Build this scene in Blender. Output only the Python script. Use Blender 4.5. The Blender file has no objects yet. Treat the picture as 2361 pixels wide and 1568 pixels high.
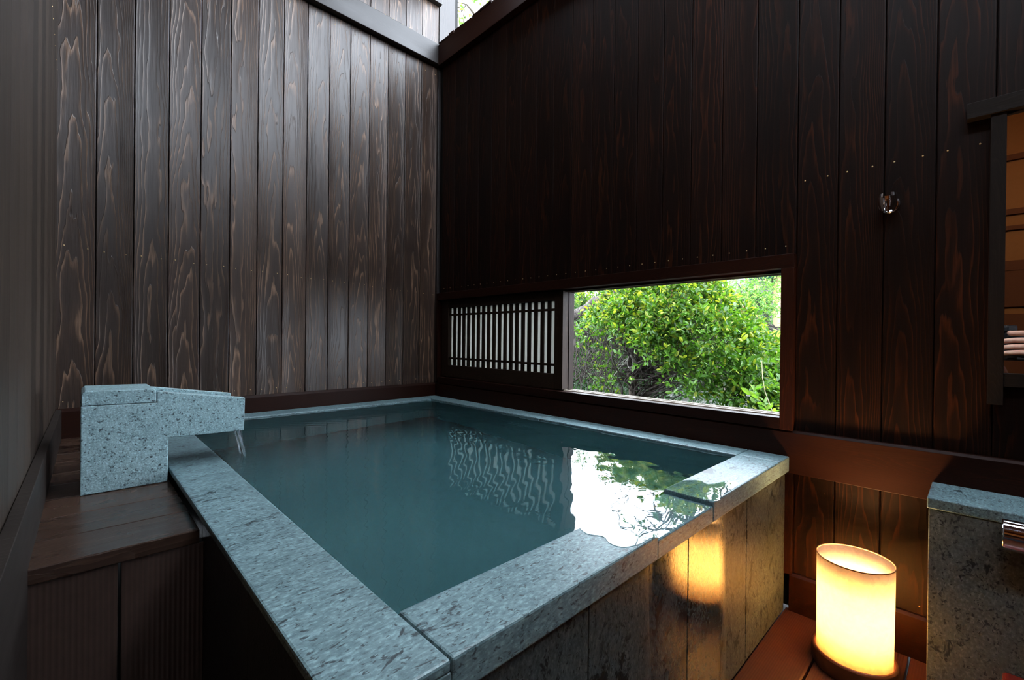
import bpy, bmesh, math, random
import numpy as np
from mathutils import Vector, Matrix
random.seed(7); RNG = np.random.default_rng(7)
SC = bpy.context.scene; COL = SC.collection
PI = math.pi

# ------------------------------------------------------------------ camera, sky, exposure
YAW, PITCH, ROLL = 0.7671, -0.0032, 0.0105
cd = bpy.data.cameras.new('camera'); cam = bpy.data.objects.new('camera', cd); COL.objects.link(cam)
cd.sensor_fit = 'HORIZONTAL'; cd.sensor_width = 36.0; cd.lens = 1035.48 / 2361 * 36.0
cd.clip_start = 0.02; cd.clip_end = 200
FWD = Vector((math.sin(YAW) * math.cos(PITCH), math.cos(YAW) * math.cos(PITCH), math.sin(PITCH)))
RGT = Vector((math.cos(YAW), -math.sin(YAW), 0)); UPV = RGT.cross(FWD)
r2 = RGT * math.cos(ROLL) + UPV * math.sin(ROLL); u2 = UPV * math.cos(ROLL) - RGT * math.sin(ROLL)
m = Matrix((r2, u2, -FWD)).transposed().to_4x4(); m.translation = Vector((0, 0, .735))
cam.matrix_world = m; SC.camera = cam

SC.view_settings.view_transform = 'Standard'; SC.view_settings.look = 'None'
SC.view_settings.gamma = 1; SC.view_settings.use_curve_mapping = False
SC.view_settings.exposure = 0.12
SC.cycles.max_bounces = 5; SC.cycles.diffuse_bounces = 3; SC.cycles.glossy_bounces = 3
SC.cycles.transmission_bounces = 4; SC.cycles.transparent_max_bounces = 6
SC.cycles.caustics_reflective = False; SC.cycles.caustics_refractive = True
SC.cycles.sample_clamp_indirect = 6.0
SC.cycles.use_denoising = True; SC.cycles.use_adaptive_sampling = True; SC.cycles.adaptive_threshold = 0.06

SKY = 14.5
w = bpy.data.worlds.new('overcast_sky'); SC.world = w; w.use_nodes = True
bg = w.node_tree.nodes['Background']; bg.inputs[0].default_value = (0.80, 0.885, 1.0, 1); bg.inputs[1].default_value = SKY

# ------------------------------------------------------------------ measured places (metres)
XR, YB = 1.414, 2.066          # window wall, back wall
ZB1, ZB2 = 2.21, 2.322         # beam
RIM = 0.422; XTO, XTI = 0.155, 0.2635; YTO, YTI = 0.353, 0.457; XRI, XRO = 1.304, 1.394; YBI, YBO = 1.942, 2.046
PITCHB = 0.097                 # board width

# ------------------------------------------------------------------ node helpers
class NT:
    def __init__(s, name):
        s.m = bpy.data.materials.new(name); s.m.use_nodes = True; s.t = s.m.node_tree; s.t.nodes.clear()
    def n(s, typ, ins=None, **kw):
        nd = s.t.nodes.new(typ)
        for k, v in kw.items(): setattr(nd, k, v)
        for k, v in (ins or {}).items():
            sock = nd.inputs[k]
            if isinstance(v, bpy.types.NodeSocket): s.t.links.new(v, sock)
            elif isinstance(v, bpy.types.Node): s.t.links.new(v.outputs[0], sock)
            else:
                if isinstance(v, tuple) and len(v) == 3 and sock.type == 'RGBA': v = v + (1,)
                sock.default_value = v
        return nd
    def math(s, op, a, b=0.0, c=0.0): return s.n('ShaderNodeMath', {0: a, 1: b, 2: c}, operation=op).outputs[0]
    def mix(s, f, a, b, mode='MIX'):
        nd = s.n('ShaderNodeMix', data_type='RGBA', blend_type=mode)
        for i, v in ((0, f), (6, a), (7, b)):
            if isinstance(v, bpy.types.NodeSocket): s.t.links.new(v, nd.inputs[i])
            else:
                if isinstance(v, tuple) and len(v) == 3: v = v + (1,)
                nd.inputs[i].default_value = v
        return nd.outputs[2]
    def ramp(s, f, stops, interp='LINEAR'):
        nd = s.n('ShaderNodeValToRGB', {0: f}); cr = nd.color_ramp; cr.interpolation = interp
        while len(cr.elements) < len(stops): cr.elements.new(.5)
        for e, (p, c) in zip(cr.elements, stops):
            e.position = p; e.color = (c, c, c, 1) if not isinstance(c, tuple) else c + (1,)
        return nd.outputs[0]
    def noise(s, vec, scale, detail=2.0, rough=.5, dist=0.0):
        return s.n('ShaderNodeTexNoise', {'Vector': vec, 'Scale': scale, 'Detail': detail, 'Roughness': rough, 'Distortion': dist}).outputs[0]
    def xyz(s, x, y, z=0.0): return s.n('ShaderNodeCombineXYZ', {0: x, 1: y, 2: z}).outputs[0]
    def out(s, sh, disp=None):
        o = s.n('ShaderNodeOutputMaterial', {0: sh}); return s.m

def wood(name, dark, light, line, rough=(.3, .5), freq=75., bump=.5, spec=.5, coat=0.0, fine=.5, wet=0.0):
    t = NT(name)
    uv = t.n('ShaderNodeUVMap'); sep = t.n('ShaderNodeSeparateXYZ', {0: uv}); u, v = sep.outputs[0], sep.outputs[1]
    at = t.n('ShaderNodeAttribute', attribute_name='board'); r = at.outputs['Fac']
    v2 = t.math('ADD', v, t.math('MULTIPLY', r, 37.0))
    fr = lambda k: t.math('FRACT', t.math('MULTIPLY', r, k))
    u0 = t.math('ADD', u, t.math('MULTIPLY', t.math('SUBTRACT', fr(5.31), .5), .05))
    warp = t.noise(t.xyz(t.math('MULTIPLY', u, 26.), t.math('MULTIPLY', v2, 3.4), t.math('MULTIPLY', r, 50.)), 1., 2., .5)
    wav = t.noise(t.xyz(t.math('MULTIPLY', v2, 2.1), t.math('MULTIPLY', r, 31.)), 1., 2., .5)
    jag = t.noise(t.xyz(t.math('MULTIPLY', u, 210.), t.math('MULTIPLY', v2, 16.), r), 1., 2., .6)
    u1 = t.math('ADD', u0, t.math('MULTIPLY', t.math('SUBTRACT', wav, .5), .035))
    q = t.math('MULTIPLY', t.math('MULTIPLY', u1, u1), t.math('ADD', 900., t.math('MULTIPLY', fr(3.77), 1700.)))
    q = t.math('ADD', q, t.math('MULTIPLY', v, t.math('SUBTRACT', t.math('MULTIPLY', fr(11.3), 9.), 1.6)))
    q = t.math('ADD', q, t.math('ADD', t.math('MULTIPLY', warp, 3.6), t.math('MULTIPLY', jag, .34)))
    ring = t.math('FRACT', t.math('MULTIPLY', q, freq / 75.))
    band = t.ramp(ring, [(0., 0.04), (.45, .22), (.80, .60), (.95, 1.), (1., .06)])
    ln = t.ramp(ring, [(0, 0), (.70, 0.), (.90, 1.), (.97, .3), (1, 0.)])
    fg = t.noise(t.xyz(t.math('MULTIPLY', u, 420.), t.math('MULTIPLY', v2, 9.), r), 1., 2., .6)
    blot = t.noise(t.xyz(t.math('MULTIPLY', u, 14.), t.math('MULTIPLY', v2, 3.), r), 1., 3., .6)
    c = t.mix(t.math('MULTIPLY', band, t.ramp(blot, [(.3, .25), (.7, 1.)])), dark, light)
    c = t.mix(t.math('MULTIPLY', ln, t.ramp(blot, [(.38, .0), (.62, .9)])), c, line)
    c = t.mix(t.math('MULTIPLY', t.ramp(fg, [(.3, 1.), (.6, 0.)]), fine), c, tuple(x * .45 for x in dark))
    bt = t.ramp(t.n('ShaderNodeMath', {0: t.math('MULTIPLY', r, 7.77)}, operation='FRACT').outputs[0], [(0, .62), (1, 1.25)])
    c = t.mix(1.0, c, bt, 'MULTIPLY')
    ro = t.math('ADD', rough[0], t.math('MULTIPLY', blot, (rough[1] - rough[0]) * 1.3))
    h = t.math('ADD', t.math('MULTIPLY', band, 1.0), t.math('MULTIPLY', fg, .25))
    b = t.n('ShaderNodeBump', {'Strength': bump, 'Distance': .0016, 'Height': h})
    p = t.n('ShaderNodeBsdfPrincipled', {'Base Color': c, 'Roughness': ro, 'Specular IOR Level': spec, 'Normal': b, 'Coat Weight': coat, 'Coat Roughness': .30})
    return t.out(p)

def stone(name, base, pale, dark, stretch=(1, 1, 1), rough=.42, wetbox=None, spec=.5, flecks=.5, ft=0.):
    t = NT(name)
    tc = t.n('ShaderNodeTexCoord').outputs['Object']
    mp = t.n('ShaderNodeMapping', {'Vector': tc, 'Scale': stretch}).outputs[0]
    g = t.noise(mp, 260., 2., .6); m1 = t.noise(mp, 60., 3., .65); big = t.noise(mp, 9., 3., .6)
    fl = t.noise(mp, 170., 2.5, .75, .6); fb = t.noise(mp, 30., 4., .75, .8)
    c = t.mix(t.ramp(m1, [(.3, 0.), (.7, 1.)]), base, pale)
    c = t.mix(t.ramp(g, [(.5, 0.), (.72, .75)]), c, tuple(min(1, x * 1.7) for x in pale))
    c = t.mix(t.ramp(g, [(.28, .45), (.42, 0.)]), c, dark)
    c = t.mix(t.ramp(fl, [(.36, .9), (.42, 0.)]), c, dark)
    c = t.mix(t.ramp(fb, [(.31 + ft, .95), (.35 + ft, 0.)]), c, dark)
    c = t.mix(t.ramp(big, [(.35, flecks * .6), (.6, 0.)]), c, tuple(x * .6 for x in base))
    ro = t.math('ADD', rough - .06, t.math('MULTIPLY', m1, .12))
    bs = .35
    if wetbox:
        x0, x1, soft = wetbox
        sx = t.n('ShaderNodeSeparateXYZ', {0: tc})
        wob = t.math('MULTIPLY', t.math('SUBTRACT', t.noise(t.xyz(t.math('MULTIPLY', sx.outputs[0], 30.), 0., t.math('MULTIPLY', sx.outputs[2], 3.)), 1., 3.), .5), .07)
        xx = t.math('ADD', sx.outputs[0], wob)
        a = t.n('ShaderNodeMapRange', {0: xx, 1: x0 - soft, 2: x0 + soft}).outputs[0]
        b_ = t.n('ShaderNodeMapRange', {0: xx, 1: x1 + soft, 2: x1 - soft}).outputs[0]
        wet = t.math('MULTIPLY', a, b_)
        ro = t.n('ShaderNodeMapRange', {0: wet, 1: 0., 2: 1., 3: ro, 4: .09}).outputs[0]
        c = t.mix(t.math('MULTIPLY', wet, .25), c, t.mix(1.0, c, (.45, .45, .45), 'MULTIPLY'))
        spec = t.n('ShaderNodeMapRange', {0: wet, 1: 0., 2: 1., 3: .12, 4: .38}).outputs[0]
        bs = t.n('ShaderNodeMapRange', {0: wet, 1: 0., 2: 1., 3: .35, 4: .06}).outputs[0]
    h = t.math('ADD', g, t.math('MULTIPLY', fl, .8))
    b = t.n('ShaderNodeBump', {'Strength': bs, 'Distance': .0012, 'Height': h})
    return t.out(t.n('ShaderNodeBsdfPrincipled', {'Base Color': c, 'Roughness': ro, 'Specular IOR Level': spec, 'Normal': b}))

def plain(name, col, rough=.5, metal=0., spec=.5, trans=0., ior=1.45, emit=None, es=0.):
    t = NT(name)
    i = {'Base Color': col, 'Roughness': rough, 'Metallic': metal, 'Specular IOR Level': spec, 'Transmission Weight': trans, 'IOR': ior}
    if emit: i['Emission Color'] = emit; i['Emission Strength'] = es
    nz = t.noise(t.n('ShaderNodeTexCoord').outputs['Object'], 30., 2.)
    if not metal and not trans: i['Base Color'] = t.mix(t.math('MULTIPLY', nz, .35), col, tuple(x * .6 for x in col))
    return t.out(t.n('ShaderNodeBsdfPrincipled', i))

def leafmat(name, trans=.45, rough=.4):
    t = NT(name)
    at = t.n('ShaderNodeAttribute', attribute_name='leafcol').outputs['Color']
    p = t.n('ShaderNodeBsdfPrincipled', {'Base Color': at, 'Roughness': rough, 'Specular IOR Level': .5})
    tr = t.n('ShaderNodeBsdfTranslucent', {'Color': t.mix(1.0, at, (1.3, 1.35, .6), 'MULTIPLY')})
    return t.out(t.n('ShaderNodeMixShader', {0: trans, 1: p, 2: tr}))

M = {}
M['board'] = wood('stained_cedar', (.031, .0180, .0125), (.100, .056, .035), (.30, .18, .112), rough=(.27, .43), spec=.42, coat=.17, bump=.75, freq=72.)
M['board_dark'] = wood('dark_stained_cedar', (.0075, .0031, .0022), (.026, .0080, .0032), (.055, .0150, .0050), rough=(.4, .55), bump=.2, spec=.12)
M['beam'] = wood('planed_beam', (.020, .016, .015), (.034, .024, .020), (.05, .035, .028), rough=(.35, .5), freq=220., bump=.12, fine=.3)
M['rail'] = wood('dark_rail', (.018, .0045, .0019), (.032, .0074, .0026), (.040, .0092, .0032), rough=(.4, .55), freq=240., bump=.1, fine=.3, spec=.14)
M['deck'] = wood('wet_deck_board', (.044, .023, .015), (.066, .036, .023), (.09, .05, .032), rough=(.16, .34), freq=150., bump=.15, fine=.4)
M['mirrorwood'] = wood('mirror_frame_wood', (.014, .010, .008), (.020, .014, .011), (.024, .017, .013), rough=(.5, .65), freq=240., bump=.1, fine=.3, spec=.12)
M['kerb'] = wood('kerb_wood', (.030, .022, .018), (.042, .031, .025), (.05, .037, .03), rough=(.4, .6), freq=240., bump=.15, fine=.5, spec=.3)
M['sash'] = wood('sash_wood', (.020, .011, .007), (.034, .020, .013), (.05, .03, .02), rough=(.5, .65), freq=260., bump=.1, spec=.12)
M['sillwood'] = wood('pale_sill_wood', (.42, .36, .30), (.5, .44, .38), (.55, .5, .45), rough=(.25, .4), freq=260., bump=.05)
M['leftboard'] = wood('straight_grain_cedar', (.040, .028, .021), (.075, .050, .035), (.10, .066, .046), rough=(.42, .55), freq=130., bump=.25, spec=.3)
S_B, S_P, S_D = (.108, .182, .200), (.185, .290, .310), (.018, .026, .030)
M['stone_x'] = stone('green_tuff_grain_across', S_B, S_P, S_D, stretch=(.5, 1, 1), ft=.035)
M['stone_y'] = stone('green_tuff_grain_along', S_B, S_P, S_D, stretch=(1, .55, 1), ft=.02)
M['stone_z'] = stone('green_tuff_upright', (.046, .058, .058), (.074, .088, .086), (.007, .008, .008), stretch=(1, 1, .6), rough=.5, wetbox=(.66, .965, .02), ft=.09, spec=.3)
M['stone_spout'] = stone('green_tuff_pale', (.20, .32, .345), (.34, .50, .53), S_D, stretch=(1, 1, 1), flecks=.3)
M['stone_counter'] = stone('green_tuff_counter', (.10, .125, .12), (.15, .18, .17), S_D, stretch=(1, .8, .6), rough=.4, ft=.03)
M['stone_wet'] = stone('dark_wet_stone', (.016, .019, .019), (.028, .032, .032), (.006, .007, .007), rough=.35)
M['joint'] = plain('dark_joint', (.012, .012, .011), .7)
M['backing'] = plain('dark_backing', (.006, .005, .004), .8)
M['brass'] = plain('brass', (.62, .45, .22), .4, 1.)
M['chrome'] = plain('chrome', (.85, .85, .87), .05, 1.)
M['black'] = plain('black_plastic', (.012, .012, .013), .35)
M['silver'] = plain('mirror_silver', (.93, .93, .93), .0, 1.)

def paper_mat(name, col, trans, tcol, emit=0.0, fib=.15):
    t = NT(name); tc = t.n('ShaderNodeTexCoord').outputs['Object']
    f1 = t.noise(tc, 45., 5., .7, 1.2); f2 = t.noise(tc, 9., 2., .5)
    c = t.mix(t.ramp(f1, [(.4, fib), (.62, 0.)]), col, tuple(x * .6 for x in col))
    tcn = t.mix(t.ramp(f1, [(.4, fib), (.62, 0.)]), tcol, tuple(x * .55 for x in tcol))
    d = t.n('ShaderNodeBsdfDiffuse', {'Color': c}); tr = t.n('ShaderNodeBsdfTranslucent', {'Color': tcn})
    sh = t.n('ShaderNodeMixShader', {0: trans, 1: d, 2: tr})
    return t.out(sh)
M['shoji'] = paper_mat('shoji_paper', (.80, .80, .76), .5, (.46, .46, .43), fib=.05)
M['shade'] = paper_mat('lamp_paper', (.94, .84, .66), .55, (1., .88, .62), fib=.35)
M['lampbase'] = plain('red_brown_lacquer', (.16, .05, .018), .35)

# ------------------------------------------------------------------ mesh helpers
class MB:
    def __init__(s): s.v = []; s.f = []; s.uv = []; s.rnd = []
    def poly(s, pts, uvs=None, rnd=0.):
        b = len(s.v); s.v += [tuple(p) for p in pts]; s.f.append(tuple(range(b, b + len(pts))))
        s.uv.append(uvs or [(0, 0)] * len(pts)); s.rnd.append(rnd)
    def box(s, x0, x1, y0, y1, z0, z1, grain='z', rnd=None, skip=()):
        if rnd is None: rnd = random.random()
        b = len(s.v)
        P = [(x, y, z) for x in (x0, x1) for y in (y0, y1) for z in (z0, z1)]
        s.v += P
        cen = ((x0 + x1) / 2, (y0 + y1) / 2, (z0 + z1) / 2)
        F = {'-x': (0, 1, 3, 2), '+x': (4, 6, 7, 5), '-y': (0, 4, 5, 1), '+y': (2, 3, 7, 6), '-z': (0, 2, 6, 4), '+z': (1, 5, 7, 3)}
        gi = 'xyz'.index(grain)
        for k, f in F.items():
            if k in skip: continue
            ax = 'xyz'.index(k[1]); oth = [i for i in range(3) if i != ax]
            if gi in oth: al = gi; ac = [i for i in oth if i != gi][0]
            else: al, ac = oth[1], oth[0]
            s.f.append(tuple(b + i for i in f))
            s.uv.append([(P[i][ac] - cen[ac], P[i][al]) for i in f]); s.rnd.append(rnd)
        return s
    def prism(s, prof, y0, y1, axis='y'):
        """profile of (a,b) extruded along an axis; axis y: (x,z); axis x: (y,z); axis z: (x,y)"""
        def P(a, b, c): return {'y': (a, c, b), 'x': (c, a, b), 'z': (a, b, c)}[axis]
        n = len(prof); b = len(s.v); r = random.random()
        s.v += [P(a, bb, y0) for a, bb in prof] + [P(a, bb, y1) for a, bb in prof]
        s.f.append(tuple(b + i for i in range(n))[::-1]); s.uv.append([prof[i] for i in range(n)][::-1]); s.rnd.append(r)
        s.f.append(tuple(b + n + i for i in range(n))); s.uv.append([prof[i] for i in range(n)]); s.rnd.append(r)
        for i in range(n):
            j = (i + 1) % n
            s.f.append((b + i, b + j, b + n + j, b + n + i)); d = math.dist(prof[i], prof[j])
            s.uv.append([(-d / 2, y0), (d / 2, y0), (d / 2, y1), (-d / 2, y1)]); s.rnd.append(r)
        return s
    def tube(s, pts, rad, seg=8, cap=True):
        pts = [Vector(p) for p in pts]; n = len(pts)
        if not isinstance(rad, (list, tuple)): rad = [rad] * n
        b = len(s.v); up = None
        for i, p in enumerate(pts):
            d = (pts[min(i + 1, n - 1)] - pts[max(i - 1, 0)]).normalized()
            if up is None: up = d.orthogonal().normalized()
            up = (up - d * up.dot(d)).normalized(); sd = d.cross(up)
            for k in range(seg):
                a = 2 * PI * k / seg; s.v.append(tuple(p + (up * math.cos(a) + sd * math.sin(a)) * rad[i]))
        for i in range(n - 1):
            for k in range(seg):
                k2 = (k + 1) % seg; s.f.append((b + i * seg + k, b + i * seg + k2, b + (i + 1) * seg + k2, b + (i + 1) * seg + k))
                s.uv.append([(k / seg * .1, i * .05), ((k + 1) / seg * .1, i * .05), ((k + 1) / seg * .1, i * .05 + .05), (k / seg * .1, i * .05 + .05)]); s.rnd.append(0.3)
        if cap:
            for i0, rev in ((b, True), (b + (n - 1) * seg, False)):
                f = [i0 + k for k in range(seg)]; s.f.append(tuple(f[::-1] if rev else f)); s.uv.append([(0, 0)] * seg); s.rnd.append(.3)
        return s
    def lathe(s, prof, cx, cy, seg=48, cz=0., close=False):
        b = len(s.v); n = len(prof)
        for r, z in prof:
            for k in range(seg):
                a = 2 * PI * k / seg; s.v.append((cx + r * math.cos(a), cy + r * math.sin(a), cz + z))
        for i in range(n if close else n - 1):
            i2 = (i + 1) % n
            for k in range(seg):
                k2 = (k + 1) % seg; s.f.append((b + i * seg + k, b + i * seg + k2, b + i2 * seg + k2, b + i2 * seg + k))
                s.uv.append([(k / seg, prof[i][1]), ((k + 1) / seg, prof[i][1]), ((k + 1) / seg, prof[i2][1]), (k / seg, prof[i2][1])]); s.rnd.append(.3)
        return s
    def build(s, name, mat, parent=None, bevel=0., smooth=False, seg=2, kind=None, sub=0):
        me = bpy.data.meshes.new(name); me.from_pydata(s.v, [], s.f)
        uvl = me.uv_layers.new(name='UVMap'); flat = [c for u in s.uv for p in u for c in p]
        uvl.data.foreach_set('uv', flat)
        a = me.attributes.new('board', 'FLOAT', 'FACE'); a.data.foreach_set('value', s.rnd)
        me.update()
        bm = bmesh.new(); bm.from_mesh(me); bmesh.ops.recalc_face_normals(bm, faces=bm.faces)
        if len(bm.faces) == 1:
            for f_ in bm.faces:
                f_.normal_update()
                if f_.normal.z < 0: f_.normal_flip()
        bm.to_mesh(me); bm.free()
        mats = mat if isinstance(mat, list) else [mat]
        for q in mats: me.materials.append(q)
        if smooth: me.polygons.foreach_set('use_smooth', [True] * len(me.polygons))
        o = bpy.data.objects.new(name, me); COL.objects.link(o)
        if parent: o.parent = parent; o.matrix_parent_inverse = Matrix.Translation(-parent.location)
        if bevel:
            bv = o.modifiers.new('bevel', 'BEVEL'); bv.width = bevel; bv.segments = seg; bv.limit_method = 'ANGLE'; bv.harden_normals = False
        if sub: sm = o.modifiers.new('sub', 'SUBSURF'); sm.levels = sm.render_levels = sub
        if kind: o['kind'] = kind
        return o
def BOX(*a, **k): return MB().box(*a, **k)
def thing(name, label, cat, loc=(0, 0, 0), group=None):
    o = bpy.data.objects.new(name, None); COL.objects.link(o); o.location = loc; o.empty_display_size = .05
    return tag(o, label, cat, group)
def tag(o, label, cat, group=None):
    o['label'] = label; o['category'] = cat
    if group: o['group'] = group
    return o
def smooth_angle(o):
    o.data.polygons.foreach_set('use_smooth', [True] * len(o.data.polygons))

def lxl(y):   # the window-side face of the left wall, very slightly out of square
    return -.054 - (YB - y) * .0122

# ================================================================== SHELL
# back wall
b = MB()
x = 0.038 - PITCHB
edges = [-.0585] + [0.0385 + PITCHB * i + .0005 * i for i in range(14)] + [XR - .004]
for i in range(len(edges) - 1):
    b.box(edges[i] + .0012, edges[i + 1] - .0012, YB, YB + .018, .40, 3.0, 'z')
wall_back = b.build('wall_back', M['board'], bevel=.002, kind='structure')
bk = BOX(-.1, 1.55, YB + .015, YB + .03, -.02, 3.0).build('backing', M['backing'], wall_back)
# window wall: boards above the window, right of it, and below the rail
b = MB()
yy = YB - .04
ys = [2.026, 1.916] + [1.816 - i * .0975 for i in range(0, 16)]
ys = [v_ for v_ in ys if v_ > .36] + [.3475]
for i in range(len(ys) - 1):
    b.box(XR, XR + .016, ys[i + 1] + .0008, ys[i] - .0008, .97, 2.24, 'z')
y_ = .3475
while y_ > -1.35:
    b.box(XR, XR + .016, y_ - .0925 + .0009, y_ - .0009, .49, 2.24, 'z')
    b.box(XR, XR + .016, y_ - .0925 + .0009, y_ - .0009, .0, .385, 'z'); y_ -= .0925
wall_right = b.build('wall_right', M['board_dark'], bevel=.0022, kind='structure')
b = MB()
b.box(XR + .013, XR + .03, -1.4, .36, 0, 2.3).box(XR + .013, XR + .03, .36, 2.2, .97, 2.3).box(XR + .013, XR + .03, .36, 2.2, 0, .50).box(XR + .013, XR + .03, 2.0, 2.2, .50, .97)
b.box(XR + .06, XR + .09, -1.4, .34, 0, 2.3).box(XR + .06, XR + .09, .34, 2.2, 1.0, 2.3).box(XR + .06, XR + .09, .34, 2.2, 0, .47).box(XR + .06, XR + .09, 2.05, 2.2, .47, 1.0)
b.build('backing', M['backing'], wall_right)
# left wall, straight-grained boards, ends at the doorway behind the viewpoint
b = MB(); y_ = YB
while y_ > .56:
    y2 = y_ - .105; xa, xb = lxl(y_), lxl(y2)
    r = random.random()
    pts = [(xa, y_ - .0006), (xb, y2 + .0006), (xb - .018, y2 + .0006), (xa - .018, y_ - .0006)]
    b0 = len(b.v); b.v += [(p[0], p[1], .30) for p in pts] + [(p[0], p[1], 3.0) for p in pts]
    for f in ((3, 2, 1, 0), (4, 5, 6, 7), (0, 1, 5, 4), (1, 2, 6, 5), (2, 3, 7, 6), (3, 0, 4, 7)):
        b.f.append(tuple(b0 + i for i in f)); b.uv.append([(b.v[b0 + i][1] - (y_ + y2) / 2, b.v[b0 + i][2]) for i in f]); b.rnd.append(r)
    y_ = y2
wall_left = b.build('wall_left', M['leftboard'], bevel=.0008, kind='structure')
BOX(-.16, -.10, .51, 2.12, -.02, 3.0).build('backing', M['backing'], wall_left)
# front wall behind the viewpoint and the changing room
b = MB()
for i in range(16): b.box(-.06 + i * PITCHB, -.06 + (i + 1) * PITCHB - .002, -1.40, -1.38, 0, 2.7, 'z')
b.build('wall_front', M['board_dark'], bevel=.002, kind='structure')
plaster = plain('warm_plaster', (.16, .052, .012), .9, spec=.08)
panelm = plain('warm_panel', (.07, .020, .006), .9, spec=.08)
cw = M['sash']
r_ = MB(); r_.box(-2.05, -2.0, -1.4, .55, .1, 2.5); wl = r_.build('wall_changing_room', plaster, kind='structure')
r_ = MB()
for z0, z1 in ((2.05, 2.09), (1.66, 1.70), (1.55, 1.58), (1.26, 1.33), (.1, .95), (1.00, 1.03)): r_.box(-2.0, -1.975, -1.4, .5, z0, z1, 'y')
r_.box(-2.0, -1.98, -1.4, .5, 1.03, 1.26, 'y').build('panelling', panelm, wl)
BOX(-2.05, -.10, .50, .55, .1, 2.5).build('wall_changing_room_side', plaster, kind='structure')
BOX(-2.05, -.08, -1.45, -1.4, .1, 2.5).build('wall_changing_room_end', plaster, kind='structure')
BOX(-2.05, -.08, -1.4, .55, 2.5, 2.55).build('ceiling', plaster, kind='structure')
# eaves over the near side of the bath
b = MB(); x_ = -.10
while x_ < 1.04:
    b.box(x_, x_ + .118, -1.45, 2.1, 3.0, 3.02, 'y'); x_ += .12
b.box(1.09, 1.14, -1.45, 2.1, 2.96, 3.05, 'y')
b.build('ceiling_eaves', M['rail'], bevel=.002, kind='structure')
# the floor: deck boards laid with gaps, bedded on a dark base
b = MB()
yy = .352
for i, (ya, yb_) in enumerate([(.2585, .3622), (.106, .2545), (-.045, .102), (-.196, -.049), (-.347, -.20), (-.50, -.351), (-.651, -.504), (-.80, -.655), (-.95, -.804), (-1.1, -.954), (-1.25, -1.104), (-1.4, -1.254)]):
    b.box(-.05, XR, ya, yb_, -.022, 0, 'x')
for i in range(5): b.box(-.05, .17, .356 + i * .118, .356 + (i + 1) * .118 - .004, -.022, 0, 'x')
fl = b.build('floor', None or M['deck'], bevel=.002, kind='structure')
BOX(-.1, 1.5, -1.4, 2.1, -.05, -.03).build('backing', M['backing'], fl)
BOX(-2.05, -.055, -1.4, .55, -.06, .10).build('floor_changing_room', M['sash'], kind='structure')

# deck grooves material for the floor
def grooved(name, col, axis, n=170., rough=.32):
    t = NT(name); tc = t.n('ShaderNodeTexCoord').outputs['Object']; sp = t.n('ShaderNodeSeparateXYZ', {0: tc})
    s_ = t.math('SINE', t.math('MULTIPLY', sp.outputs[axis], n * 2 * PI))
    nz = t.noise(tc, 40., 3., .6)
    c = t.mix(t.math('MULTIPLY', nz, .8), col, tuple(x * .4 for x in col))
    c = t.mix(t.ramp(s_, [(.0, .3), (.5, 0.)]), c, tuple(x * .3 for x in col))
    b = t.n('ShaderNodeBump', {'Strength': .15, 'Distance': .001, 'Height': s_})
    return t.out(t.n('ShaderNodeBsdfPrincipled', {'Base Color': c, 'Roughness': rough, 'Normal': b}))
fl.data.materials[0] = grooved('grooved_red_deck', (.085, .026, .013), 1, 210.)

BOX(-.10, XR - .01, 1.76, YB + .03, 2.665, 2.70, 'x').build('added_shade_board', M['rail'], kind='structure')  # unseen board, added to keep sky light off the upper back wall
# trims
def rail_r(name, z0, z1, y0, y1, d, mat='rail', chamfer=.006):
    return MB().prism([(XR + .01, z0), (XR - d, z0), (XR - d, z1 - chamfer), (XR - d + chamfer, z1), (XR + .01, z1)], y0, y1).build(name, M[mat], bevel=.001, kind='structure')
rail_r('trim_1', .376, .492, -1.38, 2.05, .016)
rail_r('baseboard_right', 0.0, .102, -1.38, .353, .014)
MB().prism([(YB + .005, .36), (YB - .016, .36), (YB - .016, .482), (YB - .006, .4915), (YB + .005, .4915)], -.056, XR - .012, 'x').build('baseboard_back', M['rail'], bevel=.001, kind='structure')
BOX(XR - .012, XR + .005, YB - .016, YB + .002, .49, 2.215).build('trim_2', M['beam'], bevel=.0015, kind='structure')   # corner strip
BOX(XRO + .003, XR + .004, .346, .366, .10, .3755).build('trim_3', M['rail'], bevel=.001, kind='structure')
# beams
MB().prism([(YB + .002, ZB1), (YB - .035, ZB1), (YB - .035, ZB2 - .004), (YB + .002, ZB2 + .006)], -.09, XR + .004, 'x').build('beam', M['beam'], bevel=.002, kind='structure').name = 'trim_4'
bm_r = MB().prism([(XR + .10, ZB1 - .012), (XR - .030, ZB1 - .012), (XR - .030, ZB2 - .012), (XR + .10, ZB2 + .012)], -1.4, YB - .036).build('trim_5', M['rail'], bevel=.002, kind='structure')
# wavy bark edge of tiles on top of the right beam
BOX(XR + .0, XR + .105, YB, YB + .10, 2.2, 3.1).build('trim_6', M['beam'], bevel=.002, kind='structure')   # corner post
MB().prism([(YB + .002, 2.545), (YB - .03, 2.545), (YB - .03, 2.65), (YB + .002, 2.65)], -.09, XR, 'x').build('trim_7', M['beam'], bevel=.002, kind='structure')

b = MB(); y_ = YB - .04; rq = random.Random(2)
while y_ > -1.38:
    l_ = rq.uniform(.04, .09); b.box(XR - .026 - rq.uniform(0, .006), XR + .09, y_ - l_, y_ - .001, ZB2 - .0135, ZB2 - .001 + rq.uniform(.0, .010), 'x'); y_ -= l_
b.build('trim_8', M['rail'], bevel=.004, kind='structure')
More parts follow.
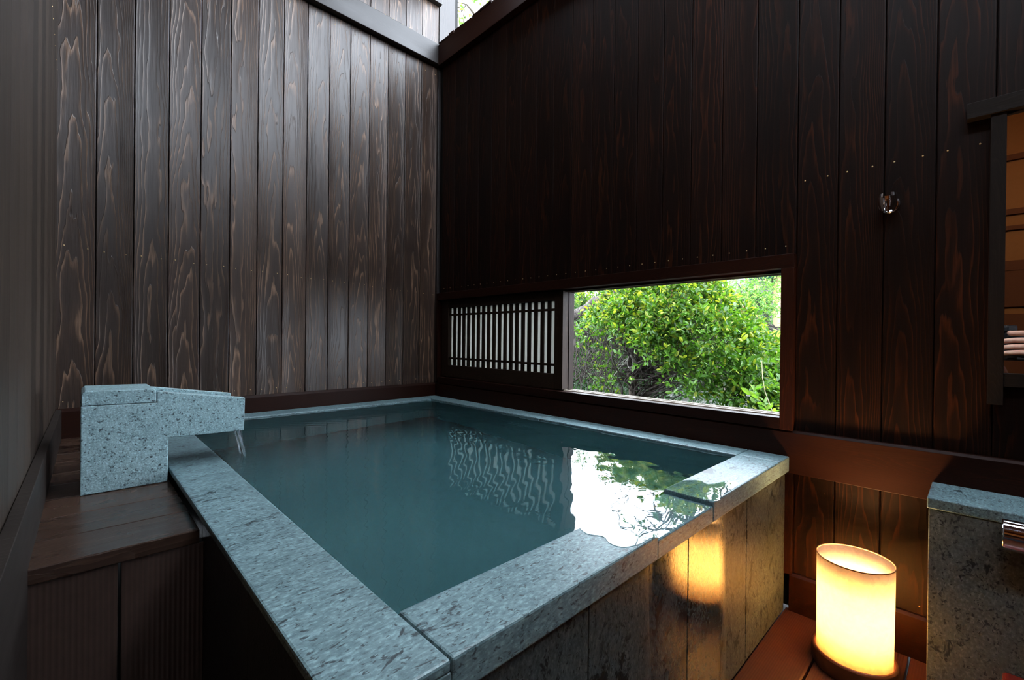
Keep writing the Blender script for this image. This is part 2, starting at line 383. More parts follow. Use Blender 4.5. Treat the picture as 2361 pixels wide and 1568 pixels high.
# window frame (structure) with its parts
wf = MB()
F0 = XR - .020
wf.prism([(F0, .937), (F0, .975), (XR + .09, .975), (XR + .09, .935), (XR + .074, .935), (XR + .074, .929), (XR + .052, .929), (XR + .052, .935), (XR + .040, .935), (XR + .040, .929), (XR + .018, .929), (XR + .018, .937)], .347, 2.026)
wf.box(F0, XR + .09, .347, .379, .492, .9368, 'z').box(F0, XR + .09, 2.0262, 2.040, .50, .975, 'z').box(F0, XR + .012, .3792, 2.022, .4925, .524, 'y')
frame = wf.build('window_1', M['rail'], bevel=.0012, kind='structure')
sl = MB().prism([(XR + .012, .50), (XR + .012, .523), (XR + .020, .523), (XR + .020, .527), (XR + .034, .527), (XR + .034, .521), (XR + .052, .521), (XR + .052, .527), (XR + .062, .527), (XR + .062, .521), (XR + .080, .521), (XR + .080, .526), (XR + .105, .522), (XR + .105, .50)], .379, 2.022)
sl.build('window_sill', M['sillwood'], frame, bevel=.0006)['label'] = 'pale grooved sill'
BOX(XR + .043, XR + .076, 1.172, 1.214, .522, .93, 'z').build('outer_stile', M['sash'], frame, bevel=.001)

# shoji sash : a thing of its own that slides
sh = thing('shoji_screen', 'low sliding lattice screen with white paper beside the open window', 'shoji screen', (XR + .03, 1.6, .527))
sx0, sx1 = XR + .004, XR + .040
f = MB()
for a_, c_ in ((1.174, 1.2195), (1.963, 2.020)): BOX(sx0, sx1, a_, c_, .529, .934, 'z').build('stile', M['sash'], sh, bevel=.0012)
for a_, c_ in ((.895, .934), (.529, .590)): BOX(sx0, sx1, 1.2195, 1.963, a_, c_, 'y').build('sash_rail', M['sash'], sh, bevel=.0012)
BOX(XR + .026, XR + .0275, 1.2195, 1.963, .59, .895).build('paper', M['shoji'], sh)['label'] = 'white translucent paper'
step = (1.963 - 1.2195) / 19
for k in range(18):
    yc = 1.2195 + (k + 1) * step + .002
    BOX(XR + .0155, XR + .0255, yc - .0082, yc + .0082, .59, .895, 'z').build('lattice_bar', M['sash'], sh, bevel=.0006)
for z in (.858, .627): BOX(XR + .0125, XR + .0255, 1.2195, 1.963, z - .005, z + .005, 'y').build('lattice_crossbar', M['sash'], sh, bevel=.0006)

# ------------------------------------------------------------------ nails (children of their walls)
nm = MB().lathe([(0.0001, .0011), (.0009, .0009), (.0016, .0005), (.0018, 0)], 0, 0, 10)
nail0 = nm.build('nail', M['brass'], wall_back, smooth=True); first = [True]
def nail(loc, rot, parent):
    if first[0]: o = nail0; first[0] = False
    else: o = nail0.copy(); COL.objects.link(o)
    o.parent = parent; o.matrix_parent_inverse = Matrix(); o.location = loc; o.rotation_euler = rot
for i in range(len(edges) - 1):
    for fx in (.22, .8):
        xx = edges[i] + (edges[i + 1] - edges[i]) * fx
        for z in (.513, 1.02 - xx * .035, 2.17): nail((xx, YB, z + random.uniform(-.003, .003)), (PI / 2, 0, 0), wall_back)
        if xx > 1.0:
            for z in (2.345, 2.52): nail((xx, YB, z), (PI / 2, 0, 0), wall_back)
for i in range(len(ys) - 1):
    for fx in (.25, .75): nail((XR, ys[i] + (ys[i + 1] - ys[i]) * fx, 1.0), (0, -PI / 2, 0), wall_right)
for k in range(5):
    for fx in (.2, .75): nail((XR, .3475 - (k + fx) * .0925, 1.171), (0, -PI / 2, 0), wall_right)
for k in range(3): nail((XR, .3475 - (k + .8) * .0925, .12), (0, -PI / 2, 0), wall_right)
for y in np.arange(.9, 2.05, .105):
    for q in (.03, .075):
        yy = float(y) + q
        if yy < 2.04: nail((lxl(yy), yy, 1.85 - (yy - .9) * .25), (0, PI / 2, 0), wall_left)

# ================================================================== BATH TUB
tub = thing('bath_tub', 'sunken green stone bath tub full of hot spring water in the corner', 'bath tub', (.78, 1.2, 0))
CT = .041
NZ = .4125   # overflow notch level
NX0, NX1 = .672, .890
def slab(name, x0, x1, y0, y1, z0, z1, mat, bevel=.003, label=None):
    o = BOX(x0, x1, y0, y1, z0, z1).build(name, M[mat], tub, bevel=bevel)
    return o
slab('coping', XTO, XTI - .0008, YTO, 1.2045, RIM - .013, RIM, 'stone_x')
slab('coping', XTO, XTI, 1.2062, YBO, RIM - .013, RIM, 'stone_x')
slab('coping_front_end', XTO, XTI - .0008, YTO, YTO + .029, RIM - CT, RIM - .0132, 'stone_x', .001)
slab('coping', XTI + .0008, NX0, YTO, YTI, RIM - CT, RIM, 'stone_x')
slab('overflow_coping', NX0 + .0006, NX1 - .0006, YTO + .001, YTI - .001, RIM - CT, NZ, 'stone_x', .002)
slab('coping', NX1, 1.3095, YTO, YTI, RIM - CT, RIM, 'stone_x')
slab('coping', 1.3110, XRO, YTO, YTI, RIM - CT, RIM, 'stone_y')
slab('coping', XRI, XRO, YTI + .001, 1.196, RIM - CT, RIM, 'stone_y')
slab('coping', XRI, XRO, 1.1975, YBO, RIM - CT, RIM, 'stone_y')
slab('coping', XTI + .001, XRI - .001, YBI, YBO, RIM - CT, RIM, 'stone_x')
# outer walls: stone panels, each a slab
px = [XTO + .012, .2005, .5005, .8025, 1.1025, XRO + .001]
for a, c in zip(px[:-1], px[1:]):
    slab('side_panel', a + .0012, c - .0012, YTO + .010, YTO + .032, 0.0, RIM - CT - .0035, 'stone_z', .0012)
slab('tub_core', XTO + .013, XTI - .008, YTO + .030, YBO, .0, RIM - .0135, 'joint', 0)
slab('tub_core', XTI - .008, XRO - .008, YTO + .030, YTI - .008, .0, RIM - CT - .001, 'joint', 0)
yp = [YTO + .034, .66, .96, 1.26, 1.56, 1.86, YBO]
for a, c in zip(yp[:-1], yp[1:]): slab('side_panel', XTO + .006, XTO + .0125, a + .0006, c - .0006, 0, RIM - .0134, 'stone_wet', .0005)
# inner basin
b = MB(); zi = -.05
b.box(XTI - .008, XTI - .001, YTI - .008, YBI + .01, zi, RIM - CT).box(XRI + .001, XRI + .01, YTI - .008, YBI + .01, zi, RIM - CT).box(XTI - .001, XRI + .001, YTI - .008, YTI - .001, zi, RIM - CT).box(XTI - .001, XRI + .001, YBI + .001, YBI + .01, zi, RIM - CT).box(XTI - .008, XRI + .01, YTI - .008, YBI + .01, zi - .02, zi)
b.build('basin', plain('basin_stone', (.14, .34, .36), .6), tub)

# ------------------------------------------------------------------ water
WZ = .4165
def watermat(name, film=False):
    t = NT(name); tc = t.n('ShaderNodeTexCoord').outputs['Object']
    sp = t.n('ShaderNodeSeparateXYZ', {0: tc}); x, y = sp.outputs[0], sp.outputs[1]
    dx = t.math('SUBTRACT', x, .31); dy = t.math('SUBTRACT', y, 1.35)
    d = t.math('SQRT', t.math('ADD', t.math('MULTIPLY', dx, dx), t.math('MULTIPLY', dy, dy)))
    warp = t.noise(tc, 5., 2.)
    rings = t.math('SINE', t.math('MULTIPLY', t.math('ADD', d, t.math('MULTIPLY', warp, .06)), 2 * PI / .034))
    n1 = t.noise(tc, 7.5, 1.2, .4, .3)
    n2 = t.noise(tc, 42., 2., .5, .6)
    near = t.n('ShaderNodeMapRange', {0: d, 1: 0., 2: .30, 3: 1., 4: 0.}).outputs[0]
    amp = t.n('ShaderNodeMapRange', {0: x, 1: .55, 2: 1.1, 3: .25, 4: 1.55}).outputs[0]
    h = t.math('ADD', t.math('MULTIPLY', rings, .022), t.math('ADD', t.math('MULTIPLY', t.math('MULTIPLY', n1, amp), 1.0), t.math('MULTIPLY', n2, .03)))
    h = t.math('ADD', h, t.math('MULTIPLY', t.math('MULTIPLY', t.noise(tc, 120., 2.), near), .35))
    b = t.n('ShaderNodeBump', {'Strength': 1.0, 'Distance': .0030 if not film else .0010, 'Height': h})
    if film:
        gl = t.n('ShaderNodeBsdfGlossy', {'Color': (1, 1, 1), 'Roughness': .0, 'Normal': b})
        tr = t.n('ShaderNodeBsdfTransparent', {'Color': (.80, .86, .88)})
        fr = t.n('ShaderNodeFresnel', {'IOR': 1.4, 'Normal': b})
        return t.out(t.n('ShaderNodeMixShader', {0: fr, 1: tr, 2: gl}))
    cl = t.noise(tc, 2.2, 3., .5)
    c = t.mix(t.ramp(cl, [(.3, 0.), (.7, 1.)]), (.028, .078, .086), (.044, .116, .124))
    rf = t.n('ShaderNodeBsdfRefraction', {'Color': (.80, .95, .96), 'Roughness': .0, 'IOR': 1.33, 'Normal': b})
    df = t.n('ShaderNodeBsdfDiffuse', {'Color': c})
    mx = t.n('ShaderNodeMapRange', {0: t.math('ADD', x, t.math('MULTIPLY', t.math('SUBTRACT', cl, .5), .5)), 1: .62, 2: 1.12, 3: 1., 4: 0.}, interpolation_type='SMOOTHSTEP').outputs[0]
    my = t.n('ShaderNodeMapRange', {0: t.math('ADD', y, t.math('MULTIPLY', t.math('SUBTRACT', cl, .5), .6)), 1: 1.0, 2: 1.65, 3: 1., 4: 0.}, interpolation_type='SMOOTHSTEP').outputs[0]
    cloud_shade = t.math('ADD', .16, t.math('MULTIPLY', t.math('MULTIPLY', mx, my), .66))     # cloudy water; its fade toward right and back is painted-in shade
    body = t.n('ShaderNodeMixShader', {0: cloud_shade, 1: rf, 2: df})
    gl = t.n('ShaderNodeBsdfGlossy', {'Color': (1, 1, 1), 'Roughness': .0, 'Normal': b})
    return t.out(t.n('ShaderNodeMixShader', {0: t.n('ShaderNodeFresnel', {'IOR': 1.36, 'Normal': b}), 1: body, 2: gl}))
def grid(mb, x0, x1, y0, y1, z, n=2):
    mb.poly([(x0, y0, z), (x1, y0, z), (x1, y1, z), (x0, y1, z)], [(x0, y0), (x1, y0), (x1, y1), (x0, y1)])
b = MB(); b.poly([(XTI - .0005, YTI - .0005, WZ), (XRI + .0005, YTI - .0005, WZ), (XRI + .0005, YBI + .0005, WZ), (XTI - .0005, YBI + .0005, WZ)])
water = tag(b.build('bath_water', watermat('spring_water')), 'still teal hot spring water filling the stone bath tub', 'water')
water['kind'] = 'stuff'
# overflow film: water running over the notch and spread on the coping either side of it
def blob(cx0, pts, z, wob=.004, seed=1):
    rnd = random.Random(seed); out = []
    n = len(pts)
    for i in range(n):
        p0, p1, p2, p3 = pts[(i - 1) % n], pts[i], pts[(i + 1) % n], pts[(i + 2) % n]
        for k in range(6):
            t_ = k / 6; f = lambda a, b_, c, d: .5 * ((2 * b_) + (-a + c) * t_ + (2 * a - 5 * b_ + 4 * c - d) * t_ ** 2 + (-a + 3 * b_ - 3 * c + d) * t_ ** 3)
            out.append((f(p0[0], p1[0], p2[0], p3[0]), f(p0[1], p1[1], p2[1], p3[1])))
    return out
film = watermat('running_water_film', True)
wet = thing('water_overflow', 'clear film of overflow water running over the notch in the tub rim', 'water', (.78, .40, NZ))
def filmpart(name, pts, z, th=.0008, smooth_=True):
    pr = blob(0, pts, z) if smooth_ else pts
    mb = MB(); mb.poly([(p[0], p[1], z + th) for p in pr], list(pr)); o = mb.build(name, film, wet)
filmpart('film', [(NX0 + .001, YTO + .0005), (NX1 - .001, YTO + .0005), (NX1 - .001, YTI + .0002), (NX0 + .001, YTI + .0002)], WZ - .0009, smooth_=False)
filmpart('film', [(NX0 - .001, YTO + .003), (.648, .356), (.618, .357), (.592, .368), (.588, .388), (.600, .410), (.590, .432), (.602, .4555), (.64, .4565), (NX0 - .001, .4565)], RIM)
filmpart('film', [(NX1 + .001, .356), (.95, .356), (1.01, .357), (1.045, .362), (1.04, .385), (.99, .405), (1.0, .43), (.97, .4555), (.93, .4565), (NX1 + .001, .4565)], RIM)

# ------------------------------------------------------------------ spout
sp = thing('water_spout', 'pale speckled green stone spout block pouring into the tub', 'water spout', (.08, 1.37, .396))
prof = [(.003, .3965), (.149, .3965), (.150, .497), (.304, .494), (.306, .577), (.1285, .606), (.1285, .5805), (.003, .5835)]
y0, y1 = 1.296, 1.442
MB().prism(prof, y0, y0 + .024).build('front_slab', M['stone_spout'], sp, bevel=.0018)
MB().prism([(.003, .3965), (.149, .3965), (.150, .497), (.300, .494), (.301, .577), (.1285, .606), (.1285, .5805), (.003, .5835)], y1 - .024, y1).build('back_slab', M['stone_spout'], sp, bevel=.0018)
MB().prism([(.004, .397), (.148, .397), (.149, .498), (.300, .4955), (.300, .508), (.15, .512), (.148, .580), (.004, .582)], y0 + .024, y1 - .024).build('channel_bed', M['stone_spout'], sp, bevel=.001)
MB().prism([(.004, .5845), (.1275, .5815), (.1275, .608), (.121, .6125), (.010, .6150), (.004, .609)], y0, y1).build('cap_slab', M['stone_spout'], sp, bevel=.0015)
# the falling water
st = MB(); N = 13
for j, (yc, wd) in enumerate(((1.345, .040), (1.392, .030))):
    rows = []
    for i in range(9):
        q = i / 8; xx = .300 + .018 * q; zz = .508 - .0915 * q; ww = wd * (1 - .35 * q)
        rows.append([(xx + .002 * math.sin(k * 1.9 + i * .7), yc + (k / (N - 1) - .5) * ww, zz) for k in range(N)])
    b0 = len(st.v)
    for r in rows: st.v += r
    for i in range(8):
        for k in range(N - 1):
            a = b0 + i * N + k; st.f.append((a, a + 1, a + N + 1, a + N)); st.uv.append([(0, 0)] * 4); st.rnd.append(0)
def streammat():
    t = NT('falling_water'); tc = t.n('ShaderNodeTexCoord').outputs['Object']; s3 = t.n('ShaderNodeSeparateXYZ', {0: tc})
    nz = t.noise(t.xyz(0., t.math('MULTIPLY', s3.outputs[1], 160.), t.math('MULTIPLY', s3.outputs[2], 12.)), 1., 3.)
    tr = t.n('ShaderNodeBsdfTransparent'); gl = t.n('ShaderNodeBsdfPrincipled', {'Base Color': (.6, .7, .75), 'Roughness': .15})
    return t.out(t.n('ShaderNodeMixShader', {0: t.ramp(nz, [(.42, .04), (.7, .5)]), 1: tr, 2: gl}))
so = st.build('water_stream', streammat(), smooth=True); tag(so, 'thin clear water falling from the stone spout into the tub', 'water')

# ================================================================== BENCH, KERB
bench = thing('wooden_bench', 'low dark wet wooden bench behind and under the stone spout', 'bench', (.06, 1.5, 0))
pl = [.941, 1.058, 1.180, 1.312, 1.432, 1.552, 1.672, 1.792, 1.92, 2.048]
for i in range(len(pl) - 1):
    BOX(-.058, XTO - .001, pl[i] + .0008, pl[i + 1] - .0008, .372, .3957, 'x').build('plank', M['deck'], bench, bevel=.0018)
skirt = grooved('grooved_skirt', (.085, .052, .040), 0, 145., .35)
MB().box(-.058, .0465, .946, .968, -.0, .3715).build('skirt_board', skirt, bench, bevel=.0015)
MB().box(.0505, XTO + .006, .946, .968, -.0, .3715).build('skirt_board', skirt, bench, bevel=.0015)
b = MB()
for ya, yb_ in ((.58, 2.045),):
    pts = [(lxl(yb_) + .001, yb_), (lxl(ya) + .001, ya), (lxl(ya) + .017, ya), (lxl(yb_) + .015, yb_)]
    b.v += [(p[0], p[1], 0) for p in pts] + [(p[0], p[1], .491) for p in pts]
    for f in ((3, 2, 1, 0), (4, 5, 6, 7), (0, 1, 5, 4), (1, 2, 6, 5), (2, 3, 7, 6), (3, 0, 4, 7)):
        b.f.append(f); b.uv.append([(b.v[i][2] - .25, b.v[i][1]) for i in f]); b.rnd.append(.4)
b.build('baseboard_left', M['kerb'], bevel=.001, kind='structure')

# ================================================================== LAMP
LX, LY = 1.262, .188
lamp = thing('floor_lamp', 'glowing cylindrical paper lantern on the deck beside the tub', 'lamp', (LX, LY, 0))
MB().lathe([(.0001, 0.0), (.076, 0.0), (.078, .004), (.0785, .034), (.076, .038), (.0725, .038), (.071, .030), (.0001, .030)], LX, LY, 64).build('base', M['lampbase'], lamp, smooth=True, bevel=.0008)
t_ = MB(); SEG = 96
pr = [(.0695, .031), (.0700, .12), (.0712, .248), (.0706, .2482), (.0694, .12), (.0689, .031)]
t_.lathe(pr, LX, LY, SEG, close=True).build('lamp_shade', M['shade'], lamp, smooth=True)
MB().lathe([(.0714, .2465), (.0722, .2475), (.0718, .2492), (.0708, .2492), (.0703, .2478), (.0708, .2462)], LX, LY, SEG, close=True).build('shade_hoop', plain('hoop', (.45, .2, .08), .6), lamp, smooth=True)
MB().lathe([(.0001, .030), (.014, .030), (.014, .055), (.0001, .055)], LX, LY, 24).build('bulb_socket', M['black'], lamp)
bulbm = plain('glowing_bulb', (1, .9, .7), .4, emit=(1., .62, .28), es=60.)
MB().lathe([(.0001, .098), (.010, .096), (.017, .088), (.0195, .078), (.017, .067), (.011, .058), (.0001, .055)], LX, LY, 24).build('bulb', bulbm, lamp, smooth=True)
ld = bpy.data.lights.new('bulb_light', 'POINT'); ld.energy = 17.0; ld.color = (1., .56, .23); ld.shadow_soft_size = .036
lo = bpy.data.objects.new('bulb_light', ld); COL.objects.link(lo); lo.location = (LX, LY, .148)

# ================================================================== COUNTER + FITTINGS
XC = 1.247
cnt = thing('stone_counter', 'waist-low green stone washing counter beside the paper lantern', 'counter', (1.33, -.6, 0))
BOX(XC, XR - .017, -1.3, .069, .3985, .42).build('counter_top', M['stone_x'], cnt, bevel=.002)
BOX(XC + .0025, XR - .017, -1.3, .0665, 0, .397).build('counter_front', M['stone_counter'], cnt, bevel=.0015)
fc = thing('tap_fitting', 'chrome cylindrical mixer tap fixed to the stone counter front', 'tap', (XC - .02, -.13, .378))
MB().tube([(XC - .027, -.0330, .387), (XC - .027, -.0345, .387), (XC - .027, -.09, .387), (XC - .027, -.26, .387)], [.0255, .028, .028, .028], 64).build('mixer_body', M['chrome'], fc, smooth=False, bevel=.0015)
MB().tube([(XC - .010, -.08, .382), (XC + .003, -.08, .382)], .018, 24).build('wall_flange', M['chrome'], fc)
MB().tube([(XC - .024, -.14, .36), (XC - .05, -.14, .335), (XC - .075, -.14, .325), (XC - .082, -.14, .31)], .009, 20).build('spout', M['chrome'], fc, smooth=True)
MB().tube([(XC - .024, -.262, .378), (XC - .024, -.30, .378)], .022, 24).build('temperature_knob', M['chrome'], fc, bevel=.002)
# red-brown stool in front of the counter
stl = thing('bath_stool', 'red-brown bath stool standing in front of the stone counter', 'stool', (1.14, -.14, 0))
red = plain('red_lacquer', (.14, .016, .010), .25)
BOX(1.075, 1.215, -.24, -.036, .118, .142, 'y').build('seat', red, stl, bevel=.008, seg=3)
for sx_ in (1.09, 1.182): BOX(sx_, sx_ + .018, -.23, -.046, 0, .119).build('leg', red, stl, bevel=.003)

# shower holder on the wall
hk = thing('shower_holder', 'small chrome shower head holder on the dark board wall', 'shower holder', (XR, .152, 1.07))
MB().tube([(XR, .152, 1.068), (XR - .006, .152, 1.068), (XR - .009, .152, 1.068)], [.021, .0205, .017], 32).build('back_plate', M['chrome'], hk, smooth=False, bevel=.0012)
hb = MB(); ns = 28; yc = .152; xc_ = XR - .030
for (rr, z) in ((.0175, 1.088), (.0185, 1.080), (.0165, 1.062), (.0125, 1.048)):
    for k in range(ns):
        a = -PI + .42 + (2 * PI - .84) * k / (ns - 1); hb.v.append((xc_ + rr * math.cos(a), yc + rr * math.sin(a), z))
for (rr, z) in ((.0135, 1.088), (.0135, 1.080), (.0118, 1.062), (.0092, 1.048)):
    for k in range(ns):
        a = -PI + .42 + (2 * PI - .84) * k / (ns - 1); hb.v.append((xc_ + rr * math.cos(a), yc + rr * math.sin(a), z))
def addq(*q): hb.f.append(q); hb.uv.append([(0, 0)] * len(q)); hb.rnd.append(0)
for r in range(3):
    for k in range(ns - 1):
        a = r * ns + k; addq(a, a + 1, a + 1 + ns, a + ns); a += 4 * ns; addq(a, a + ns, a + ns + 1, a + 1)
    for k in (0, ns - 1): a = r * ns + k; addq(a, a + ns, a + 5 * ns, a + 4 * ns)
for r in (0, 3):
    for k in range(ns - 1): a = r * ns + k; addq(a, a + 1, a + 1 + 4 * ns, a + 4 * ns)
hb.build('cradle', M['chrome'], hk, smooth=False)
MB().tube([(XR - .006, .152, 1.068), (XR - .0155, .152, 1.068)], .010, 20).build('stem', M['chrome'], hk)

# mirror
mr = thing('wall_mirror', 'wall mirror in a dark wooden frame above the stone counter', 'mirror', (XR - .02, -.4, .64))
BOX(XR - .026, XR, -.80, .021, 1.222, 1.2555, 'y').build('top_rail', M['mirrorwood'], mr, bevel=.001)
BOX(XR - .020, XR, -.038, -.0145, .606, 1.2215, 'z').build('stile', M['mirrorwood'], mr, bevel=.001)
BOX(XR - .020, XR, -.76, -.7365, .606, 1.2215, 'z').build('stile', M['mirrorwood'], mr, bevel=.001)
BOX(XR - .018, XR, -.7365, -.038, .645, .673, 'y').build('bottom_rail', M['mirrorwood'], mr, bevel=.001)
BOX(XR - .006, XR - .001, -.7365, -.0385, .6735, 1.2215).build('mirror_glass', M['silver'], mr)
#@@PART2

# ================================================================== GARDEN OUTSIDE THE WINDOW
GM = NT('garden_ground'); tc_ = GM.n('ShaderNodeTexCoord').outputs['Object']
gc = GM.mix(GM.ramp(GM.noise(tc_, 3., 4., .7), [(.5, 0.), (.66, 1.)]), (.014, .013, .009), (.14, .14, .13))
gmat = GM.out(GM.n('ShaderNodeBsdfPrincipled', {'Base Color': gc, 'Roughness': .9}))
g_ = MB(); g_.box(XR + .10, 16, -9, 16, -.12, -.02); g_.build('ground', gmat, kind='structure')
LEAF = leafmat('leaf'); LEAF_L = leafmat('young_leaf', .55, .45)
bark = plain('bark', (.055, .040, .028), .85); twigm = plain('twig', (.024, .016, .012), .8)

def leaves(name, pts, nrm, L, Wd, cols, mat, parent, jit=.5, droop=0.0, fold=.18):
    """one mesh of folded six-point leaves; pts (n,3), nrm (n,3) outward directions"""
    n = len(pts); nrm = nrm + RNG.normal(0, jit, (n, 3)); nrm[:, 2] -= droop
    d = nrm / np.linalg.norm(nrm, axis=1, keepdims=True)               # leaf axis
    r_ = RNG.normal(0, 1, (n, 3)); r_[:, 2] *= .35
    s_ = np.cross(d, np.cross(r_, d)); s_ /= np.linalg.norm(s_, axis=1, keepdims=True) + 1e-9
    up = np.cross(s_, d)
    up *= np.sign(up[:, 2:3] + 1e-6)
    ln = (L * RNG.uniform(.6, 1.15, (n, 1))); wd = ln * (Wd / L)
    base = pts
    P = np.stack([base, base + d * ln * .30 + s_ * wd * .46 + up * wd * fold, base + d * ln * .68 + s_ * wd * .40 + up * wd * fold,
                  base + d * ln - up * wd * .10, base + d * ln * .68 - s_ * wd * .40 + up * wd * fold, base + d * ln * .30 - s_ * wd * .46 + up * wd * fold,
                  base + d * ln * .5], axis=1)
    V = P.reshape(-1, 3); idx = (np.arange(n) * 7)[:, None]
    F = np.concatenate([idx + np.array([[0, 6, 3, 2], ])[..., :] * 0 + np.array([0, 1, 2, 6]), idx + np.array([6, 2, 3, 3])], 0)
    faces = []
    for i in range(n):
        k = i * 7; faces += [(k, k + 1, k + 2, k + 6), (k + 6, k + 2, k + 3), (k + 6, k + 3, k + 4), (k, k + 6, k + 4, k + 5)]
    me = bpy.data.meshes.new(name); me.from_pydata(V.tolist(), [], faces)
    ca = me.color_attributes.new('leafcol', 'FLOAT_COLOR', 'POINT')
    cc = np.concatenate([np.repeat(cols, 7, axis=0), np.ones((n * 7, 1))], 1); ca.data.foreach_set('color', cc.astype(np.float32).ravel())
    me.materials.append(mat); o = bpy.data.objects.new(name, me); COL.objects.link(o)
    if parent: o.parent = parent; o.matrix_parent_inverse = Matrix.Translation(-parent.location)
    return o
def sprigs(centres, dirs, per, spread):
    """scatter leaves along short shoots starting at centres"""
    n = len(centres); t = RNG.uniform(0, 1, (n, per, 1))
    dd = dirs / np.linalg.norm(dirs, axis=1, keepdims=True)
    P = centres[:, None, :] + dd[:, None, :] * t * spread + RNG.normal(0, .006, (n, per, 3))
    a = RNG.normal(0, 1, (n, per, 3)); a -= (a * dd[:, None, :]).sum(2, keepdims=True) * dd[:, None, :]
    D = a / np.linalg.norm(a, axis=2, keepdims=True) + dd[:, None, :] * .7
    return P.reshape(-1, 3), D.reshape(-1, 3), t.reshape(-1)
def leafcols(n, a, b_, young=None, yf=None):
    k = RNG.uniform(0, 1, (n, 1)) ** 1.3; c = np.array(a) * (1 - k) + np.array(b_) * k
    if young is not None:
        m_ = (RNG.uniform(0, 1, n) < yf)[:, None]; c = np.where(m_, np.array(young) * RNG.uniform(.8, 1.15, (n, 1)), c)
    return c
AZ = math.radians(64.0); FW = np.array([math.sin(AZ), math.cos(AZ), 0.]); RT = np.array([math.cos(AZ), -math.sin(AZ), 0.])
def G(s, d, z): return FW * d + RT * s + np.array([0, 0, z])        # s across, d away from the window, z up

# --- the clipped shrub
D0 = 3.75
shrub = thing('garden_shrub', 'large rounded leafy green shrub right outside the open window', 'shrub', tuple(G(-.12, D0, 0)))
def dome(n, seed=0):
    out = []; nr = []
    while len(out) < n:
        th = RNG.uniform(0, 2 * PI); cz = RNG.uniform(-.75, 1); sz = math.sqrt(1 - cz * cz)
        s_, d_, z_ = .80 * sz * math.cos(th), .62 * sz * math.sin(th), .78 * cz
        s2 = s_ + .06 + .05 * math.sin(z_ * 9 + th * 3); lump = 1 + .05 * math.sin(th * 5 + z_ * 6) + .04 * math.sin(th * 11 - z_ * 9)
        if s_ < -.25: z_ = z_ * .92
        s2 *= lump; z_ = .54 + z_ * lump
        et = .54 + .78 * math.sqrt(max(.02, 1 - min(1, abs((s2 - .06) / .80)) ** 2)); pr_ = np.interp(s2, [-.75, -.6, -.43, -.2, 0, .12, .25, .43, .61, .74, .9], [.92, 1.0, 1.10, 1.22, 1.28, 1.26, 1.16, .95, .70, .42, .2])
        if z_ > .2: z_ = .2 + (z_ - .2) * min(1.1, (pr_ - .2) / (et - .2))
        p = (s2, D0 + d_ * lump, z_); z_ = (z_ - .54)
        lim = np.interp(p[0], [-.75, -.55, -.3, -.1, .1, .3, .6, 1.0], [.93, .86, .74, .56, .38, .24, .15, .1])
        if d_ < .3 and p[2] < lim + RNG.normal(0, .05) and RNG.uniform() > .05: continue
        if d_ > .35: continue
        out.append(G(*p)); nr.append(RT * s_ / .8 + FW * d_ / .62 + np.array([0, 0, z_ / .78]))
    return np.array(out), np.array(nr)
c, nr = dome(4600)
c -= nr * RNG.uniform(-.03, .13, (len(c), 1))
di = nr + np.array([0, 0, .55]) + RNG.normal(0, .35, nr.shape)
P, D, t = sprigs(c, di, 7, .085)
hz = np.clip((P[:, 2] - .5) / .8, 0, 1)
cl = leafcols(len(P), (.026, .085, .008), (.095, .205, .018), (.24, .29, .026), .08 + .42 * hz * t)
leaves('foliage', P, D, .046, .021, cl, LEAF, shrub, jit=.35)
# new upright shoots
c, nr = dome(150); k_ = nr[:, 2] > .1; c, nr = c[k_], nr[k_]; sh_ = MB()
for q in c: sh_.tube([q, q + np.array([.005, .01, .07]), q + np.array([.012, .0, .15])], [.0022, .0018, .0008], 4, cap=False)
P, D, t = sprigs(c, np.tile(np.array([.08, .03, 1.]), (len(c), 1)), 9, .15)
leaves('shoot_leaves', P, D, .036, .015, leafcols(len(P), (.07, .13, .014), (.16, .20, .022), (.22, .12, .03), .12), LEAF_L, shrub, jit=.2)
# trunk and crooked branches
def crooked(mb, a, b_, r0, r1, k=6, j=.035, rnd=random):
    a, b_ = np.array(a), np.array(b_); pts = []
    for i in range(k + 1):
        q = i / k; p = a * (1 - q) + b_ * q
        if 0 < i < k: p = p + np.array([rnd.gauss(0, j), rnd.gauss(0, j), rnd.gauss(0, j * .6)])
        pts.append(p)
    mb.tube(pts, [r0 + (r1 - r0) * i / k for i in range(k + 1)], 7 if r0 > .01 else 4, cap=False); return pts
rb = random.Random(3)
tr = MB(); base = G(-.38, D0 - .02, -.03)
p1 = crooked(tr, base, G(-.30, D0 - .05, .45), .040, .028, 5, .012, rb); p2 = crooked(tr, G(-.36, D0, .2), G(.1, D0, .62), .028, .014, 6, .02, rb)
p3 = crooked(tr, G(-.33, D0, .38), G(-.45, D0, .8), .022, .010, 5, .02, rb)
tr.build('trunk', bark, shrub, smooth=True)
br = sh_
for i in range(170):
    src = random.choice(p1[2:] + p2[1:] + p3[1:]); s_ = rb.uniform(-.78, .75); zt = rb.uniform(.45, 1.05)
    tgt = G(s_, D0 + rb.uniform(-.45, .3), min(zt, 1.1 - .9 * max(0, s_) ** 2))
    crooked(br, src, tgt, rb.uniform(.004, .009), .0015, 7, .03, rb)
for i in range(120):      # hanging dry twigs under the left of the canopy
    s_ = rb.uniform(-.95, -.15); z1 = rb.uniform(.7, .95); d_ = D0 + rb.uniform(-.35, .45)
    crooked(br, G(s_, d_, z1), G(s_ + rb.gauss(0, .08), d_ + rb.gauss(0, .05), z1 - rb.uniform(.2, .65)), .0045, .0015, 7, .022, rb)
br.build('branches', twigm, shrub)
